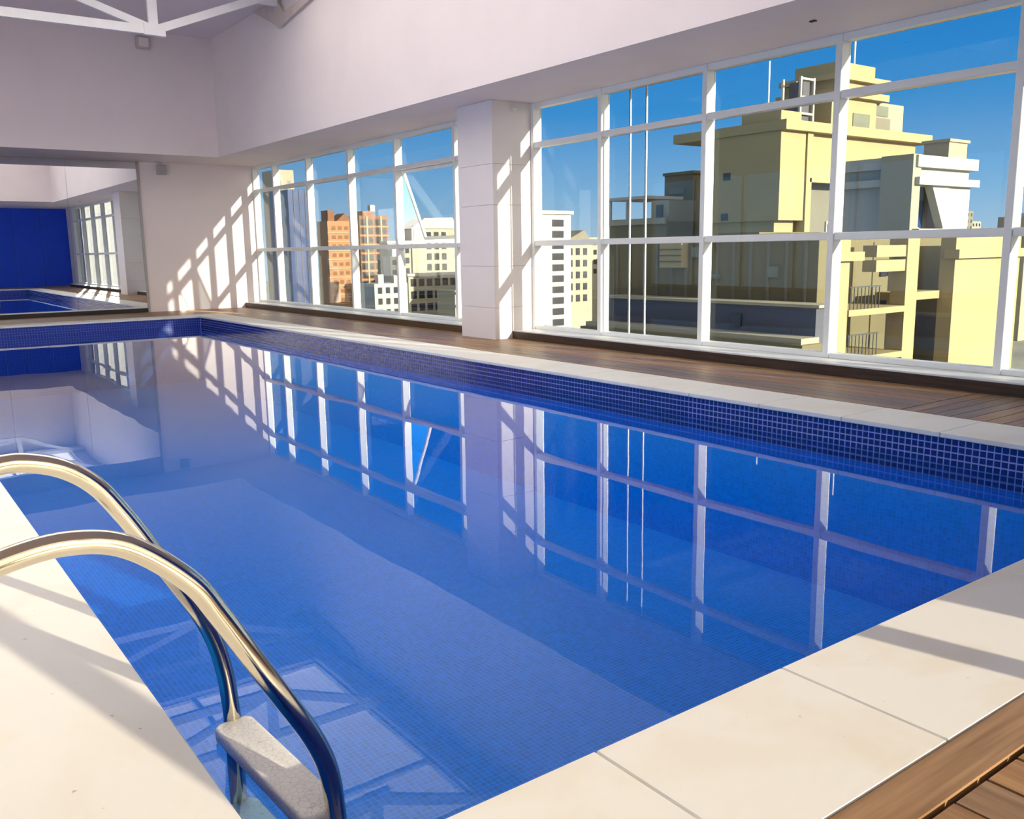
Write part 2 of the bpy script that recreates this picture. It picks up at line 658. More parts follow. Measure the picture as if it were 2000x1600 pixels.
# ------------------------------------------------------------------ walls, ceiling
wall_far = box('wall_far', XLW, 7.80, YW, YW + 0.25, -0.03, ZC, PAINT, kind='structure',
               label='white end wall beyond the pool with sun patches')
boxes('wall_far_upper', [(XLU, XU, YB, YW, ZT, ZC)], PAINT, kind='structure',
      label='deep white bulkhead above the mirrored end wall')
boxes('wall_near_upper', [(XLU, XU, YE, YBN, ZT + 0.02, ZC)], PAINT, kind='structure',
      label='white bulkhead above the near end of the pool')
boxes('wall_right_upper', [(XU, 7.95, YE, YW, ZT, ZC)], PAINT, kind='structure',
      label='tall white bulkhead running above the windows')
boxes('wall_left_upper', [(XLW, XLU, YE, YW, ZT, ZC)], PAINT, kind='structure',
      label='white bulkhead along the left side')
boxes('wall_left', [(XLW - 0.2, XLW, YE, YW, -0.03, 0.1), (XLW - 0.2, XLW, YE, YW, ZT, ZC), (XLW - 0.2, XLW, 20.0, YW, 0.1, ZT)], PAINT,
      kind='structure', label='white left wall around the added window')
fill_window = root('fill_window', (XLW - 0.1, 7, 0.1), kind='structure', label='unseen long window added in the left wall for sky fill')  # added glazing, out of view, lets sky light in from the left
for k in range(13):
    y = YE + (20.0 - YE) * k / 12
    box('mullion', XLW - 0.14, XLW - 0.02, y - 0.035, y + 0.035, 0.1, ZT, WHITE, fill_window)
    if k < 12:
        box('pane', XLW - 0.084, XLW - 0.076, y + 0.035, y + (20.0 - YE) / 12 - 0.035, 0.1, ZT, CLEARGLASS, fill_window)
boxes('wall_right', [(XW, 7.79, 9.917, 10.739, -0.03, ZT), (XW, 7.95, YE, 0.30, -0.03, ZT)], PAINT, kind='structure',
      label='white wall piers between the windows')
# ceiling; unseen frosted roof sheets added over the middle for soft fill light
RX0, RX1, RY0, RY1 = -2.6, 5.9, 4.3, 14.0
ceiling = boxes('ceiling', [(XLW, RX0, YE, YW, ZC, ZC + 0.2), (RX1, 7.95, YE, YW, ZC, ZC + 0.2),
                            (RX0, RX1, YE, RY0, ZC, ZC + 0.2), (RX0, RX1, RY1, YW, ZC, ZC + 0.2)], PAINT,
                origin=(0, 16, ZC), kind='structure', label='flat white ceiling high above the pool')
for i in range(4):
    for j in range(5):
        sx, sy = (RX1 - RX0) / 4, (RY1 - RY0) / 5
        box('fill_roof_panel', RX0 + i * sx + 0.03, RX0 + (i + 1) * sx - 0.03, RY0 + j * sy + 0.03, RY0 + (j + 1) * sy - 0.03,
            ZC + 0.14, ZC + 0.15, ROOFSHEET, ceiling)
for i in range(5):
    sx = (RX1 - RX0) / 4
    box('roof_glazing_bar', RX0 + i * sx - 0.04, RX0 + i * sx + 0.04, RY0, RY1, ZC + 0.08, ZC + 0.16, TRUSS, ceiling)
for j in range(6):
    sy = (RY1 - RY0) / 5
    box('roof_glazing_bar', RX0, RX1, RY0 + j * sy - 0.04, RY0 + j * sy + 0.04, ZC + 0.08, ZC + 0.16, TRUSS, ceiling)

# near wall: blue panels, then a glazed screen towards the left
wall_near = boxes('wall_near', [(3.58, 7.95, YE - 0.2, YE - 0.03, -0.03, ZT + 0.02), (XLW, 7.95, YE - 0.2, YE, ZT + 0.02, ZC)], PAINT,
                  kind='structure', label='near end wall lined with deep blue panels')
for i in range(4):
    x0 = 3.58 + i * (7.649 - 3.58) / 4
    box('panel', x0 + 0.004, x0 + (7.649 - 3.58) / 4 - 0.004, YE - 0.03, YE, 0.0, ZT, BLUEWALL, wall_near)
window_3 = root('window_3', (0, YE - 0.1, 0), kind='structure', label='glazed screen in the near wall behind the camera')
for x in (3.52, 3.05, 1.27, -0.55, -2.3, -4.44):
    box('mullion', x - 0.05, x + 0.05, YE - 0.16, YE - 0.04, 0, ZT + 0.02, WHITE, window_3)
for z in (0.05, 2.45, 3.06):
    box('transom', XLW, 3.57, YE - 0.15, YE - 0.05, z - 0.05, z + 0.05, WHITE, window_3)
xs = [-4.44, -2.3, -0.55, 1.27, 3.05, 3.52]
for a, b in zip(xs, xs[1:]):
    for z0, z1 in ((0.10, 2.40), (2.50, 3.01)):
        box('pane', a + 0.05, b - 0.05, YE - 0.104, YE - 0.096, z0, z1, SCREENGLASS, window_3)

# ------------------------------------------------------------------ windows along the right
FD0, FD1 = XW, 7.79     # mullion depth


def window_wall(name, ys, label, open_bay=None):
    wroot = root(name, (XG, (ys[0] + ys[-1]) / 2, ZS), kind='structure', label=label)
    y0, y1 = ys[0], ys[-1]
    for k, y in enumerate(ys):
        hw = 0.034
        if k in (0, len(ys) - 1):
            hw = 0.03
            y += hw if k == 0 else -hw
        box('mullion', FD0, FD1, y - hw, y + hw, ZS, ZT, WHITE, wroot, bevel=0.004)
    for z, hh in ((ZS + 0.025, 0.025), (ZM, 0.036), (ZU, 0.036), (ZT - 0.035, 0.035)):
        box('transom', FD0 + 0.012, FD1 - 0.01, y0 + 0.01, y1 - 0.01, z - hh, z + hh, WHITE, wroot, bevel=0.004)
    rows = ((ZS + 0.05, ZM - 0.036), (ZM + 0.036, ZU - 0.036), (ZU + 0.036, ZT - 0.07))
    for i, (a, b) in enumerate(zip(ys, ys[1:])):
        for j, (z0, z1) in enumerate(rows):
            if open_bay == (i, j):
                continue
            box('pane', XG - 0.004, XG + 0.004, a + 0.036, b - 0.036, z0, z1, GLASS, wroot)
    return wroot


Y1S = [10.739, 11.84, 13.68, 15.42, 17.26, 19.0, YW]
Y2S = [0.30, 1.95, 3.59, 5.235, 6.86, 8.54, 9.917]
window_1 = window_wall('window_1', Y1S, 'white framed window wall between the column and the end wall', open_bay=(1, 1))
window_2 = window_wall('window_2', Y2S, 'large white framed window wall on the near side of the column')
# slim white bars added for thin vertical reflections in the second bay
for y in (7.86, 8.13):
    box('reflection_bar', XG + 0.004, XG + 0.024, y - 0.010, y + 0.010, ZS + 0.05, ZT - 0.05, WHITE, window_2)
# open awning sash, hinged along its top edge and pushed outwards
sash = root('window_sash', (XG + 0.01, (11.84 + 13.68) / 2, ZU - 0.036))
sash.parent = window_1
sash.location = WLOC[sash.name] - WLOC[window_1.name]
sh, sw = 1.22, 1.84 - 0.09
ang = math.radians(-20)
for nm, (xa, xb, ya, yb, za, zb), mt in (
        ('sash_frame', (-0.02, 0.02, -sw / 2, -sw / 2 + 0.05, -sh, 0), WHITE),
        ('sash_frame', (-0.02, 0.02, sw / 2 - 0.05, sw / 2, -sh, 0), WHITE),
        ('sash_frame', (-0.02, 0.02, -sw / 2, sw / 2, -0.05, 0), WHITE),
        ('sash_frame', (-0.02, 0.02, -sw / 2, sw / 2, -sh, -sh + 0.05), WHITE),
        ('pane', (-0.004, 0.004, -sw / 2 + 0.05, sw / 2 - 0.05, -sh + 0.05, -0.05), GLASS)):
    me = box_mesh(xb - xa, yb - ya, zb - za, 0, mt)
    o = bpy.data.objects.new(nm, me)
    col.objects.link(o)
    o.parent = sash
    o.location = ((xa + xb) / 2, (ya + yb) / 2, (za + zb) / 2)
sash.rotation_euler = (0, ang, 0)

# low dark kerb and pale sill below the windows
box('trim_1', 7.30, XW + 0.1, 10.739, YW, -0.002, 0.098, DARKWOOD, kind='structure', label='dark timber kerb under the far windows')
box('trim_2', 7.30, XW + 0.1, 0.30, 9.917, -0.002, 0.098, DARKWOOD, kind='structure', label='dark timber kerb under the near windows')
box('trim_3', 7.32, 7.92, 10.739, YW, 0.098, ZS, SILL, kind='structure', label='pale stone sill under the far windows')
box('trim_4', 7.32, 7.92, 0.30, 9.917, 0.098, ZS, SILL, kind='structure', label='pale stone sill under the near windows')

# ------------------------------------------------------------------ column clad in panels
column = root('column', (7.33, 10.33, 0), 'square white clad column standing between the two window walls', 'column')
box('core', 7.03, XW, 9.93, 10.725, 0, ZT, FRAMEGREY, column)
zs = [0.0, 0.43, 0.986, 1.792, 2.32, ZT]
for a, b in zip(zs, zs[1:]):
    box('panel', 7.013, XW, 9.917, 10.739, a + 0.002, b - 0.002, CLAD, column)

# ------------------------------------------------------------------ mirror wall at the far end
mirror = root('wall_mirror', (3.6, YW - 0.02, 0.1), 'wide mirror covering the end wall beneath the bulkhead', 'mirror')
mx = [-2.2, 0.8, 2.4, 3.80, 5.16]
for a, b in zip(mx, mx[1:]):
    box('pane', a + 0.002, b - 0.002, YW - 0.02, YW - 0.002, 0.085, ZT - 0.005, MIRROR, mirror)
box('edge_trim', 5.16, 5.21, YW - 0.035, YW - 0.001, 0.0, ZT - 0.005, FRAMEGREY, mirror)
box('baseboard_far', -2.2, 5.16, YW - 0.05, YW - 0.001, 0.0, 0.085, BLACKTRIM, kind='structure', label='black skirting below the mirror')

sp = root('wall_speaker', (5.66, YW - 0.05, 2.98), 'small grey box speaker high on the end wall beside the mirror', 'speaker')
box('cabinet', 5.57, 5.75, YW - 0.13, YW - 0.003, 2.87, 3.07, BOXGREY, sp, bevel=0.01)
box('grille', 5.585, 5.735, YW - 0.137, YW - 0.129, 2.885, 3.055, FRAMEGREY, sp, bevel=0.003)
el = root('wall_light', (5.03, YB - 0.05, 5.14), 'small square lamp box on the bulkhead below the roof truss', 'lamp')
box('housing', 4.91, 5.16, YB - 0.10, YB - 0.002, 5.03, 5.25, TANSTEEL, el, bevel=0.012)
box('lens', 4.945, 5.125, YB - 0.112, YB - 0.099, 5.06, 5.22, PAINT, el, bevel=0.005)
sn = root('ceiling_sensor', (7.02, 5.08, ZT), 'tiny dark sensor on the soffit above the near windows', 'sensor')
box('sensor_body', 7.004, 7.044, 5.048, 5.108, ZT - 0.012, ZT, BLACKTRIM, sn, bevel=0.004)
cl = root('column_light', (7.36, 9.9, 3.03), 'small white fitting at the top of the column', 'lamp')
box('fitting_base', 7.31, 7.41, 9.90, 9.917, 2.99, 3.06, WHITE, cl, bevel=0.006)
box('fitting_head', 7.33, 7.39, 9.86, 9.90, 3.0, 3.05, WHITE, cl, bevel=0.01)

# ------------------------------------------------------------------ roof trusses
ZB = 4.60


def truss(y, label):
    t = root('roof_truss', (2, y, ZB), label, 'truss', 'white roof trusses over the pool')
    D = 0.07
    xn = [4.27, 2.05, -0.2]
    bar('bottom_chord', (-1.5, y, ZB), (4.27, y, ZB), 0.13, D, TRUSS, t)
    bar('end_chord', (4.22, y, ZB - 0.02), (5.98, y, 5.30), 0.12, D + 0.008, TRUSS, t)
    box('node_plate', 4.12, 4.44, y - 0.045, y + 0.045, ZB - 0.075, ZB + 0.09, TRUSS, t)
    bar('end_chord', (-1.45, y, ZB - 0.02), (XLU + 0.02, y, 5.30), 0.12, D + 0.008, TRUSS, t)
    bar('top_chord', (XLU + 0.02, y, 5.285), (XU - 0.02, y, 5.285), 0.12, D - 0.004, TRUSS, t)
    for x in (4.27, 2.05, -0.2, -1.5):
        bar('post', (x, y, ZB), (x, y, 5.29), 0.14, D * 0.9, TRUSS, t)
    for a, b in ((4.27, 2.05), (2.05, -0.2), (-0.2, -1.5)):
        bar('diagonal', (a, y, ZB + 0.02), (b, y, 5.29), 0.11, D * 0.8, TRUSS, t)
    return t


for y, l in ((15.0, 'white roof truss nearest the mirrored end wall'), (11.8, 'second white roof truss from the mirrored end'),
             (8.6, 'third white roof truss from the mirrored end'), (5.4, 'white roof truss nearest the camera')):
    truss(y, l)
gs = root('wall_plate', (XU - 0.05, 14.9, 5.0), 'tan plate with an opening, flat on the upper side wall', 'bracket')  # flat tan plate with an opening, set against the upper wall
prism('pierced_plate', [(16.05, 5.355), (14.93, 4.885), (13.35, 5.10), (13.1, 5.355)], 'x', XU - 0.06, XU, TANSTEEL, gs,
      holes=[(14.95, 5.30), (14.75, 5.085), (14.0, 5.14), (13.8, 5.30)])

# ------------------------------------------------------------------ swimming pool
pool = root('swimming_pool', (3.07, 9.8, 0), 'long rectangular pool lined with small blue tiles', 'pool')
box('basin_floor', XL - 0.1, XR + 0.25, YN - 0.1, YF + 0.1, ZPOOL - 0.1, ZPOOL, BASIN_F, pool)
wr = box('basin_wall', XR + 0.020, XR + 0.30, YN - 0.1, YF + 0.1, -0.305, -0.036, GROUT, pool)
box('basin_wall', XR + 0.018, XR + 0.30, YN - 0.1, YF + 0.1, ZPOOL, -0.305, BASIN_X, pool)
box('basin_wall', XL - 0.2, XL - 0.005, YN - 0.1, YF + 0.1, ZPOOL, -0.036, BASIN_X, pool)
box('basin_wall', XL - 0.1, XR + 0.15, YN - 0.2, YN - 0.005, ZPOOL, -0.036, BASIN_Y, pool)
box('basin_wall', XL - 0.1, XR + 0.15, YF + 0.02, YF + 0.2, ZPOOL, -0.036, BASIN_Y, pool)
# glazed tiles on the window side, four courses above the water and two below
P = 0.045
tm = box_mesh(0.008, P * 0.80, P * 0.80, 0.0015, TILE)
y_start = 1.88
for i in range(72):
    for j in range(4):
        link('tile', tm, (XR + 0.020, y_start + (i + 0.5) * P, -0.035 - (j + 0.5) * P), wr)
bm = bmesh.new()
k = 0
ny = int((YF - y_start) / P)
for i in range(-8, ny):
    for j in range(6):
        if 0 <= i < 72 and j < 4:
            continue
        y, z = y_start + (i + 0.5) * P, -0.035 - (j + 0.5) * P
        s = P * 0.40
        add_box(bm, -0.004, 0.004, y - s, y + s, z - s, z + s)
me = bpy.data.meshes.new('tile_field')
for v in bm.verts:
    v.co.y -= 10
bm.to_mesh(me)
bm.free()
me.materials.append(TILE)
tag(link('tile_field', me, (XR + 0.020, 10, 0), wr), kind='stuff')

# coping stones
cop = root('pool_coping', (3.07, 9.8, 0), 'border of cream limestone slabs around the pool', 'coping')
G = 0.0016


def stones_y(x0, x1, ya, yb, n):
    L = (yb - ya) / n
    for i in range(n):
        box('coping_stone', x0, x1, ya + i * L + G, ya + (i + 1) * L - G, -0.035, 0.0 - 0.001 * random.random(), STONE, cop, bevel=0.004)


def stones_x(y0, y1, cuts):
    for a, b in zip(cuts, cuts[1:]):
        box('coping_stone', a + G, b - G, y0, y1, -0.035, 0.0 - 0.001 * random.random(), STONE, cop, bevel=0.004)


stones_x(YNO, YN, [0.05, 0.66, 1.335, 2.05, 3.35, 4.05, 4.75, 5.45, XRO])
stones_x(YF, YFO, [0.05] + [0.05 + 0.7 * k for k in range(1, 8)] + [5.55, XRO])
stones_y(XR, XRO, YN, YF, 23)
stones_y(XLO, XL, YN, YF, 6)
boxes('mortar_bed', [(XLO + .01, XRO - .01, YNO + .01, YN - .01, -0.0345, -0.012), (XLO + .01, XRO - .01, YF + .03, YFO - .01, -0.0345, -0.012),
                     (XR + .03, XRO - .01, YN, YF, -0.0345, -0.012), (XLO + .01, XL - .01, YN, YF, -0.0345, -0.012)], MORTAR, cop)

bm = bmesh.new()
nx, ny = 12, 36
grid = [[bm.verts.new((XL - 0.01 + (XR + 0.03 - XL) * i / nx - 3.07, YN - 0.01 + (YF + 0.03 - YN) * j / ny - 9.8, 0)) for j in range(ny + 1)]
        for i in range(nx + 1)]
for i in range(nx):
    for j in range(ny):
        bm.faces.new((grid[i][j], grid[i + 1][j], grid[i + 1][j + 1], grid[i][j + 1]))
me = bpy.data.meshes.new('pool_water')
bm.to_mesh(me)
bm.free()
tag(link('pool_water', me, (3.07, 9.8, ZWATER), None, WATER), 'still clear water filling the blue pool', 'water', kind='stuff')

# ------------------------------------------------------------------ pool ladder
ladder = root('pool_ladder', (0.6, 2.2, 0), 'polished steel pool ladder with white plastic steps on the left edge', 'ladder')
RT = 0.0255
near_pts = [(-0.20, -0.002), (-0.20, 0.15), (-0.165, 0.33), (-0.07, 0.49), (0.06, 0.58), (0.177, 0.620), (0.297, 0.634), (0.411, 0.603),
            (0.529, 0.500), (0.590, 0.403), (0.663, 0.270), (0.730, 0.150), (0.789, 0.040), (0.824, -0.055), (0.838, -0.16),
            (0.842, -0.3), (0.842, -0.9)]
far_pts = [(-0.20, -0.002), (-0.20, 0.17), (-0.15, 0.38), (-0.03, 0.56), (0.12, 0.66), (0.258, 0.690), (0.335, 0.683), (0.410, 0.652),
           (0.476, 0.596), (0.533, 0.512), (0.579, 0.432), (0.639, 0.322), (0.702, 0.205), (0.746, 0.100), (0.770, 0.0),
           (0.781, -0.10), (0.786, -0.25), (0.786, -0.9)]
NY, FY = 1.92, 2.514
for pts, y in ((near_pts, NY), (far_pts, FY)):
    tube('handrail', catmull([(x, y, z) for x, z in pts], 8), RT, CHROME, ladder, seg=28)
    # base flange on the slab
    bmf = bmesh.new()
    bmesh.ops.create_cone(bmf, cap_ends=True, segments=32, radius1=0.055, radius2=0.045, depth=0.02)
    mf = bpy.data.meshes.new('base_flange')
    bmf.to_mesh(mf)
    bmf.free()
    link('base_flange', mf, (-0.20, y, 0.01), ladder, CHROME)


def step(z, x0, x1):
    """moulded tread with rounded ends and a turned-down lip"""
    bm = bmesh.new()
    bmesh.ops.create_cube(bm, size=1)
    bmesh.ops.scale(bm, vec=(x1 - x0, FY - NY + 0.0, 0.045), verts=bm.verts)
    vert_edges = [e for e in bm.edges if abs(e.verts[0].co.z - e.verts[1].co.z) > 0.01]
    bmesh.ops.bevel(bm, geom=vert_edges, offset=0.03, segments=6, affect='EDGES', profile=0.5)
    top = [e for e in bm.edges if all(v.co.z > 0.02 for v in e.verts) or all(v.co.z < -0.02 for v in e.verts)]
    bmesh.ops.bevel(bm, geom=top, offset=0.01, segments=3, affect='EDGES', profile=0.5)
    for f in bm.faces:
        f.smooth = True
    me = bpy.data.meshes.new('step')
    bm.to_mesh(me)
    bm.free()
    o = link('step', me, ((x0 + x1) / 2, (NY + FY) / 2 - 0.01, z), ladder, PLASTIC)
    o.rotation_euler = (0, 0, math.radians(3))
    return o


tag(step(-0.19, 0.735, 0.852), label='white plastic step')
tag(step(-0.46, 0.735, 0.852), label='white plastic step')

# ------------------------------------------------------------------ the city outside
DOWN = -45.0
box('city_ground', -50, 1500, -300, 1500, DOWN - 1, DOWN, CITY, kind='structure', label='distant city ground far below the windows')


def building(name, x, y, z, label, group=None):
    return root(name, (x, y, z), label, 'building', group)


def wins_y(parent, xs, zs, y, wx, wz, mat=DARKWIN, proud=0.03):
    for x in xs:
        for z in zs:
            box('window', x - wx / 2, x + wx / 2, y - proud, y + 0.05, z - wz / 2, z + wz / 2, mat, parent)


def wins_x(parent, ys, zs, x, wy, wz, mat=DARKWIN, proud=0.03):
    for y in ys:
        for z in zs:
            box('window', x - proud, x + 0.05, y - wy / 2, y + wy / 2, z - wz / 2, z + wz / 2, mat, parent)


# big cream roof block opposite the near windows
b1 = building('rooftop_building', 48, 35, DOWN, 'big cream building with overhanging roof slab and stepped penthouse')
box('wall', 42.0, 44.2, 32.1, 37.4, 2.6, 7.6, CREAM, b1)
box('wall', 42.3, 44.0, 32.6, 37.3, DOWN, 2.6, CREAM, b1)
box('wall', 44.6, 55.8, 32.3, 37.4, 4.85, 7.6, CREAM, b1)
box('pier', 44.25, 44.75, 32.0, 33.0, 1.6, 7.5, CREAM, b1)
box('wall', 44.0, 55.5, 33.2, 37.3, DOWN, 4.85, GREYR, b1)  # recessed wall in darker render, its shade put into the colour
box('cornice', 44.6, 53.0, 32.0, 32.4, 4.72, 4.95, CREAM, b1)
box('roof_slab', 41.9, 56.7, 31.7, 40.0, 7.42, 7.95, CREAM, b1)
box('roof_parapet', 42.2, 44.0, 32.3, 35.0, 7.95, 8.5, CREAM, b1)
pent = box('penthouse', 46.9, 51.4, 32.4, 36.0, 7.95, 10.0, CREAM, b1)
box('roof_slab', 46.7, 52.1, 32.0, 36.2, 9.65, 10.03, CREAM, b1)
box('penthouse', 47.0, 51.4, 32.3, 35.8, 10.03, 10.7, CREAM, b1)
box('roof_slab', 46.7, 52.0, 31.9, 36.0, 10.55, 10.85, CREAM, b1)
box('penthouse', 46.9, 50.6, 32.1, 35.0, 10.85, 11.5, CREAM, b1)
box('penthouse', 51.4, 54.7, 32.6, 36.0, 7.95, 9.7, CREAM2, b1)
box('window', 49.0, 50.7, 32.35, 32.45, 8.02, 8.85, GREENWIN, b1)
box('window', 51.5, 52.95, 32.55, 32.65, 8.9, 9.5, GREENWIN, b1)
box('window', 51.3, 53.2, 32.54, 32.65, 8.0, 8.8, GREYR, b1)
for x in (49.5, 50.5, 51.5):
    box('vent', x - 0.2, x + 0.2, 32.22, 32.35, 5.1, 5.5, GREYR, b1)
for y, z in ((35.8, 5.2), (35.9, 2.9)):
    box('vent', 41.95, 42.05, y - 0.25, y + 0.25, z - 0.2, z + 0.2, DARKWIN, b1)
tube('antenna', [(49.8, 33, 11.5), (49.8, 33, 14.2)], 0.06, WHITE, b1, seg=8)
tube('antenna', [(44.0, 34.6, 7.95), (44.0, 34.6, 11.6)], 0.05, WHITE, b1, seg=8)
for (xa, xb, za, zb) in ((47.9, 49.5, 1.2, 2.6), (49.7, 51.6, 1.2, 3.3)):
    box('door_frame', xa, xb, 33.1, 33.25, za, zb, OFFWHITE, b1)
    for k in range(2):
        wx = (xb - xa) / 2
        box('window', xa + k * wx + 0.12, xa + (k + 1) * wx - 0.12, 33.05, 33.2, za + 0.1, zb - 0.15, GREENWIN, b1)
# steel water tank frame on its roof
for x in (44.75, 45.95):
    for y in (33.0, 34.2):
        box('tank_post', x - 0.07, x + 0.07, y - 0.07, y + 0.07, 7.95, 10.6, OFFWHITE, b1)
for z in (8.6, 9.5, 10.5):
    box('tank_brace', 44.7, 46.0, 32.95, 33.05, z - 0.06, z + 0.06, OFFWHITE, b1)
box('water_tank', 44.95, 45.8, 33.15, 34.1, 8.0, 9.4, SLATE, b1)
box('water_tank', 45.2, 45.8, 33.15, 34.1, 9.55, 10.4, SLATE, b1)

# white building with the broken parapet
b2 = building('white_apartment_building', 38, 22, DOWN, 'bright white building with chimney and balcony openings')
box('wall', 35.0, 35.6, 20.3, 21.7, DOWN, 4.75, CREAM2, b2)
box('wall', 35.6, 39.8, 21.2, 24.0, DOWN, 4.3, OFFWHITE, b2)
box('wall', 37.9, 39.8, 20.4, 21.2, DOWN, 3.8, OFFWHITE, b2)
box('roof_slab', 35.2, 40.0, 20.2, 24.0, 4.25, 4.72, OFFWHITE, b2)
box('roof_slab', 35.2, 40.0, 20.1, 24.0, 3.55, 3.85, OFFWHITE, b2)
box('wall', 35.6, 39.8, 20.5, 21.3, 3.8, 4.3, OFFWHITE, b2)
box('balcony_slab', 35.2, 39.6, 20.0, 21.2, 1.55, 1.8, OFFWHITE, b2)
prism('brace_wall', [(36.6, 3.6), (38.0, 3.6), (38.0, 1.8), (37.7, 1.8)], 'y', 20.35, 20.7, OFFWHITE, b2)
box('window', 35.75, 36.35, 21.12, 21.25, 1.9, 3.2, GREENWIN, b2)
box('window', 36.6, 37.4, 21.12, 21.25, 1.9, 3.0, BLUEGLASS, b2)
ch = box('chimney', 38.0, 39.5, 20.5, 21.6, 4.7, 5.5, CREAM2, b2)
box('chimney_cap', 37.92, 39.58, 20.42, 21.68, 5.4, 5.52, CREAM2, ch)

# cream facade with balconies, close by and lower
b3 = building('balcony_facade_building', 27, 16, DOWN, 'sunlit cream facade with balconies and recesses coloured olive for shade below the tower')
box('wall', 21.4, 34.5, 17.0, 18.5, DOWN, 1.6, OLIVE, b3)  # dark olive stands in for the shade inside the balcony recesses
for x0, x1 in ((21.2, 22.9), (25.85, 26.5), (28.65, 33.0)):
    box('pier', x0, x1, 15.0, 15.5, DOWN, 1.5, CREAM, b3)
box('cornice', 21.2, 23.3, 14.8, 15.4, 0.75, 1.0, CREAM, b3)
box('cornice', 28.5, 33.2, 14.8, 15.3, 0.72, 1.0, CREAM, b3)
for z in (0.95, 0.52):
    box('beam', 24.3, 25.86, 15.05, 15.5, z - 0.12, z + 0.22, CREAM, b3)
for z in (-0.72, -2.1, -3.6):
    box('balcony_slab', 22.9, 25.85, 14.95, 17.0, z - 0.1, z + 0.08, CREAM, b3)
    for k in range(9):
        x = 23.0 + k * 0.18
        box('railing_post', x - 0.012, x + 0.012, 14.98, 15.0, z + 0.08, z + 0.72, RAIL, b3)
    box('handrail', 22.95, 24.5, 14.97, 15.01, z + 0.70, z + 0.74, RAIL, b3)
    box('window', 23.3, 24.0, 16.92, 17.05, z + 0.1, z + 1.15, DARKWIN, b3)
    box('window_frame', 24.05, 24.9, 16.9, 17.05, z + 0.1, z + 1.1, OFFWHITE, b3)
for x, z in ((27.9, 0.35), (27.9, -0.75), (25.2, -0.1), (25.2, -1.6)):
    box('window', x - 0.25, x + 0.2, 16.93, 17.05, z - 0.2, z + 0.2, DARKWIN, b3)
box('pipe', 27.35, 27.4, 16.4, 16.5, DOWN, 1.4, CREAM2, b3)
box('beam', 26.5, 28.65, 15.4, 16.4, -0.55, -0.3, CREAM, b3)

# olive wall and its lower roof terrace, right below
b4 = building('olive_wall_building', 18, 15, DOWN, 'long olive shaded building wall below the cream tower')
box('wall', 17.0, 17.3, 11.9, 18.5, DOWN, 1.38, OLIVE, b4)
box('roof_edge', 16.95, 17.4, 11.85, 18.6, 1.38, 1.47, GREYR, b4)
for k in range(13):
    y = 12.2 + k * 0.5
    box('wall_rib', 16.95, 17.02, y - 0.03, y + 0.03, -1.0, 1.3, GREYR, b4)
box('sun_patch_panel', 16.75, 17.0, 15.66, 16.4, 0.70, 1.32, CREAM, b4)  # cream colour imitates a patch of sun on the olive wall
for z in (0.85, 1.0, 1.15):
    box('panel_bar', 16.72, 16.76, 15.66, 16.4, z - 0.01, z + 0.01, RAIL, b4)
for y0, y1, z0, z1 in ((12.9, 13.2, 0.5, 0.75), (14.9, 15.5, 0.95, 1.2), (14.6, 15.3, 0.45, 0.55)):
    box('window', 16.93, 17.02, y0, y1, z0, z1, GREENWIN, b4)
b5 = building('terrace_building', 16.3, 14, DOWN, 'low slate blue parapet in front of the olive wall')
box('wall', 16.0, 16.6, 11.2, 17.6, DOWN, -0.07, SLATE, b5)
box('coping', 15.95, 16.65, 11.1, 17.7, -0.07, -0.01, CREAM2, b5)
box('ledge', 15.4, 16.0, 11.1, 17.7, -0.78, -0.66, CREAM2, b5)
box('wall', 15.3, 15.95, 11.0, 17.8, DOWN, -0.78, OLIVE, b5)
box('window', 15.95, 16.02, 13.1, 13.4, -0.55, -0.28, DARKWIN, b5)

# flat-roofed dark block and pavilion behind
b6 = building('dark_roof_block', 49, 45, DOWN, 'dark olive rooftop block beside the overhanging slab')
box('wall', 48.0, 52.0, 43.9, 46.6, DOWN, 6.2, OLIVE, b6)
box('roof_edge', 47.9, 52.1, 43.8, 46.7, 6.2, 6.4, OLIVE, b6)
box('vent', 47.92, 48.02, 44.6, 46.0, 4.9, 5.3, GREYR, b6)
b7 = building('roof_pavilion', 46, 46, DOWN, 'low pale roof pavilion with flat canopy in the distance')
box('wall', 44.4, 47.0, 42.7, 44.3, 2.9, 4.3, CREAM2, b7)
box('wall', 44.0, 47.5, 42.5, 48.0, DOWN, 2.9, OLIVE, b7)
box('canopy', 43.9, 47.5, 44.3, 48.2, 4.45, 4.65, OFFWHITE, b7)
for y in (44.6, 46.3, 48.0):
    box('post', 44.0, 44.15, y - 0.08, y + 0.08, 2.9, 4.45, OFFWHITE, b7)
box('window', 44.33, 44.45, 43.2, 43.8, 3.0, 4.0, DARKWIN, b7)
box('parapet', 43.85, 44.0, 42.5, 48.2, 2.75, 3.15, CREAM2, b7)

# white high rise seen beside the column
b8 = building('white_high_rise', 81, 102, DOWN, 'white high-rise with dark window columns right of the column')
box('wall', 76.0, 84.2, 100.0, 110.0, DOWN, 6.0, OFFWHITE, b8)
box('roof_edge', 75.7, 84.5, 99.7, 110.2, 6.0, 6.5, OFFWHITE, b8)
for cx, cw in ((78.0, 1.1), (81.8, 2.1)):
    wins_y(b8, [cx], [4.8 - 1.55 * k for k in range(10)], 100.0, cw, 0.95)
b9 = building('cream_mid_rise', 87, 104, DOWN, 'pale mid-rise with a slanted top behind the white high-rise')
box('wall', 84.6, 90.0, 102.0, 110.0, DOWN, 2.2, CREAM2, b9)
prism('roof', [(84.6, 2.2), (90.0, 2.2), (88.4, 3.9)], 'y', 102.0, 109.0, GREYR, b9)
wins_y(b9, [85.8, 87.2, 88.6], [0.8 - 1.7 * k for k in range(5)], 102.0, 0.8, 1.0)

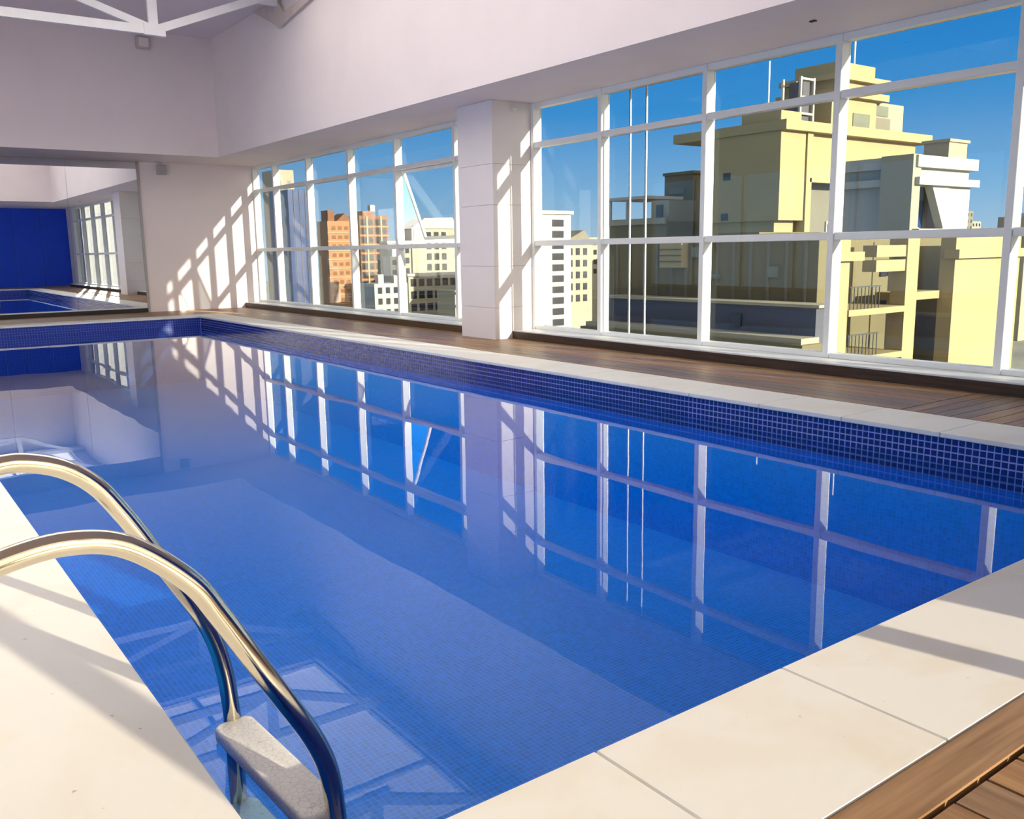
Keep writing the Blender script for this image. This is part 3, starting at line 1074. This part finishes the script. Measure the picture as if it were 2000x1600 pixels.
# orange high rise through the far windows
b10 = building('orange_high_rise', 110, 220, DOWN, 'tall orange brick high-rise with a grid of dark windows')
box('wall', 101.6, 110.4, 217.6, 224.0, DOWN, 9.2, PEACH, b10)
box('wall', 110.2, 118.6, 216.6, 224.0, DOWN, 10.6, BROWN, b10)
box('rooftop_tower', 102.0, 103.8, 218.0, 222.0, 9.2, 11.9, BROWN, b10)
prism('rooftop_gable', [(104.4, 9.2), (108.8, 9.2), (106.8, 11.2)], 'y', 218, 223, BROWN, b10)
box('rooftop_tower', 111.5, 115.0, 217.5, 222.0, 10.6, 11.8, BROWN, b10)
box('rooftop_tank', 114.0, 115.4, 217.5, 219.0, 11.8, 13.4, OFFWHITE, b10)
wins_y(b10, [111.2, 113.3, 115.4, 117.4], [8.9 - 2.3 * k for k in range(12)], 216.6, 1.45, 1.5)
for k in range(12):
    box('floor_band', 110.1, 118.7, 216.3, 216.7, 7.55 - 2.3 * k, 7.9 - 2.3 * k, PEACH, b10)
for x in (112.25, 116.4):
    box('pilaster', x - 0.2, x + 0.2, 216.2, 216.7, DOWN, 10.4, CREAM, b10)
wins_y(b10, [103.2, 105.0, 106.8, 108.6], [7.4 - 2.3 * k for k in range(12)], 217.6, 1.15, 0.95, BROWN)
for k in range(12):
    box('floor_band', 101.4, 110.3, 217.4, 217.7, 6.2 - 2.3 * k, 6.4 - 2.3 * k, CREAM2, b10)

# cream blocks right of the orange tower
b11 = building('cream_block', 82, 145, DOWN, 'cream mid-rise block with dark balconies right of the orange tower')
box('wall', 76.5, 81.0, 140.0, 143.0, DOWN, 2.6, CREAM2, b11)
wins_y(b11, [77.4, 78.8, 80.2], [1.4 - 1.8 * k for k in range(6)], 140.0, 0.95, 1.0)
box('roof_edge', 76.2, 81.3, 139.7, 143.2, 2.6, 3.0, OFFWHITE, b11)
b12 = building('gabled_block', 86, 148, DOWN, 'pale block with a dark roof panel and white ridge near the column')
box('wall', 82.5, 92.0, 142.0, 146.0, DOWN, 5.2, CREAM2, b12)
prism('roof', [(82.3, 5.2), (92.2, 5.2), (91.0, 7.2), (85.0, 7.0)], 'y', 141.7, 146.2, OFFWHITE, b12)
box('window', 82.8, 85.0, 141.9, 142.1, 3.0, 5.8, SLATE, b12)
wins_y(b12, [86.0, 87.6, 89.2], [4.0 - 1.9 * k for k in range(7)], 142.0, 1.0, 1.2)
b13 = building('low_cream_block', 84, 128, DOWN, 'low cream apartment block with dark arches below the gabled block')
box('wall', 70.0, 84.0, 122.0, 125.0, DOWN, -2.6, CREAM2, b13)
wins_y(b13, [70.9 + 1.45 * k for k in range(9)], [-3.6, -5.5, -7.4], 122.0, 1.0, 1.15)
box('roof_edge', 69.7, 84.3, 121.7, 125.2, -2.6, -2.2, OFFWHITE, b13)
b14 = building('pale_stepped_block', 80, 134, DOWN, 'small white stepped block between the orange tower and gabled block')
box('wall', 73.6, 76.4, 134.0, 136.5, DOWN, 0.4, OFFWHITE, b14)
box('wall', 74.2, 75.8, 134.4, 136.0, 0.4, 1.6, OFFWHITE, b14)
wins_y(b14, [74.3, 75.6], [-0.6, -2.2], 134.0, 0.7, 0.8)
b15 = building('peach_slab_block', 93, 155, DOWN, 'peach slab block behind the gabled block near the column')
box('wall', 90.5, 97.0, 150.0, 153.0, DOWN, 1.5, PEACH, b15)
wins_y(b15, [91.5, 93.2, 94.9], [0.4 - 1.8 * k for k in range(5)], 150.0, 1.2, 0.7)

b18 = building('low_white_block', 66, 120, DOWN, 'low white block with two chimneys in front of the orange tower')
box('wall', 62.0, 67.5, 118.0, 123.0, DOWN, -3.4, OFFWHITE, b18)
box('chimney', 63.0, 63.9, 118.6, 119.6, -3.4, -2.1, OFFWHITE, b18)
box('chimney', 65.6, 66.5, 118.6, 119.6, -3.4, -2.3, OFFWHITE, b18)
wins_y(b18, [62.9, 64.2, 65.5, 66.8], [-4.4, -6.0, -7.6], 118.0, 0.7, 0.9)
b19 = building('balcony_block', 79, 118, DOWN, 'cream balcony block with dark railings right below the gabled block')
box('wall', 72.0, 80.5, 112.0, 117.0, DOWN, -4.6, CREAM2, b19)
for k in range(3):
    box('balcony_slab', 71.8, 80.7, 111.3, 112.0, -5.0 - 1.9 * k, -4.75 - 1.9 * k, OFFWHITE, b19)
    for q in range(16):
        box('railing_post', 71.9 + 0.56 * q, 71.98 + 0.56 * q, 111.3, 111.36, -4.75 - 1.9 * k - 1.75, -4.75 - 1.9 * k - 1.0, RAIL, b19)
    wins_y(b19, [73.0 + 1.5 * q for q in range(5)], [-5.9 - 1.9 * k], 112.0, 0.9, 1.2)
# towers at the left end of the far windows
b16 = building('beige_tower', 62, 152, DOWN, 'slim beige tower at the left end of the far windows')
box('wall', 60.9, 64.2, 150.0, 156.0, DOWN, 15.2, CREAM2, b16)
wins_y(b16, [61.7, 63.3], [13.0 - 2.0 * k for k in range(12)], 150.0, 0.6, 0.9, GREENWIN)
b17 = building('blue_glass_tower', 65, 142, DOWN, 'blue glass office tower at the left end of the far windows')
box('wall', 59.6, 63.4, 142.0, 150.0 - 0.1, DOWN, 11.4, BLUEGLASS, b17)
for k in range(14):
    box('floor_band', 59.5, 63.5, 141.93, 142.05, 9.6 - 1.9 * k, 9.7 - 1.9 * k, SLATE, b17)
for x in (60.5, 61.5, 62.5):
    box('glazing_rib', x - 0.05, x + 0.05, 141.9, 142.05, DOWN, 11.4, SLATE, b17)

# dense small blocks between the orange tower and the column
rng = random.Random(11)
for i in range(16):
    y = 156 + 3.6 * ((i * 7) % 16)
    t = rng.uniform(0.548, 0.645)
    x = y * t
    z = 1.2 - (y / 100) * rng.uniform(0.3, 4.5)
    b = building('clustered_block', x, y, DOWN, 'small pale block in the dense cluster right of the orange tower', 'clustered city blocks')
    wx = rng.uniform(5, 9)
    box('wall', x - wx / 2, x + wx / 2, y, y + 2.5, DOWN, z, rng.choice((CREAM2, OFFWHITE, CREAM, PEACH, CREAM2)), b)
    nxw = max(2, int(wx / 1.9))
    wins_y(b, [x - wx / 2 + (k + 0.5) * wx / nxw for k in range(nxw)], [z - 1.3 - 2.2 * k for k in range(4)], y, 1.1, 1.2)
    box('roof_edge', x - wx / 2 - 0.2, x + wx / 2 + 0.2, y - 0.2, y + 2.6, z, z + 0.4, OFFWHITE, b)

# hazy blocks along the skyline
rng = random.Random(3)
spots = [(400, 205, 15), (425, 215, 11), (450, 200, 13), (385, 230, 9), (178, 205, 4.5), (200, 240, 6), (230, 230, 7),
         (190, 180, 2), (210, 170, 1), (300, 260, 9), (330, 230, 8), (135, 268, 4), (148, 262, 2), (95, 268, 3)]
for i, (x, y, z) in enumerate(spots):
    b = building('distant_block', x, y, DOWN, 'distant pale block on the hazy skyline beyond the windows', 'distant skyline blocks')
    wx, wy = rng.uniform(7, 14), rng.uniform(8, 14)
    box('wall', x - wx / 2, x + wx / 2, y, y + wy, DOWN, z, rng.choice((CREAM2, OFFWHITE, GREYR, CREAM2)), b)
    nxw = max(2, int(wx / 2.6))
    wins_y(b, [x - wx / 2 + (k + 0.5) * wx / nxw for k in range(nxw)], [z - 1.6 - 2.8 * k for k in range(4)], y, 1.3, 1.4)
    box('roof_block', x - wx / 5, x + wx / 6, y + 2, y + 6, z, z + 1.6, OFFWHITE, b)
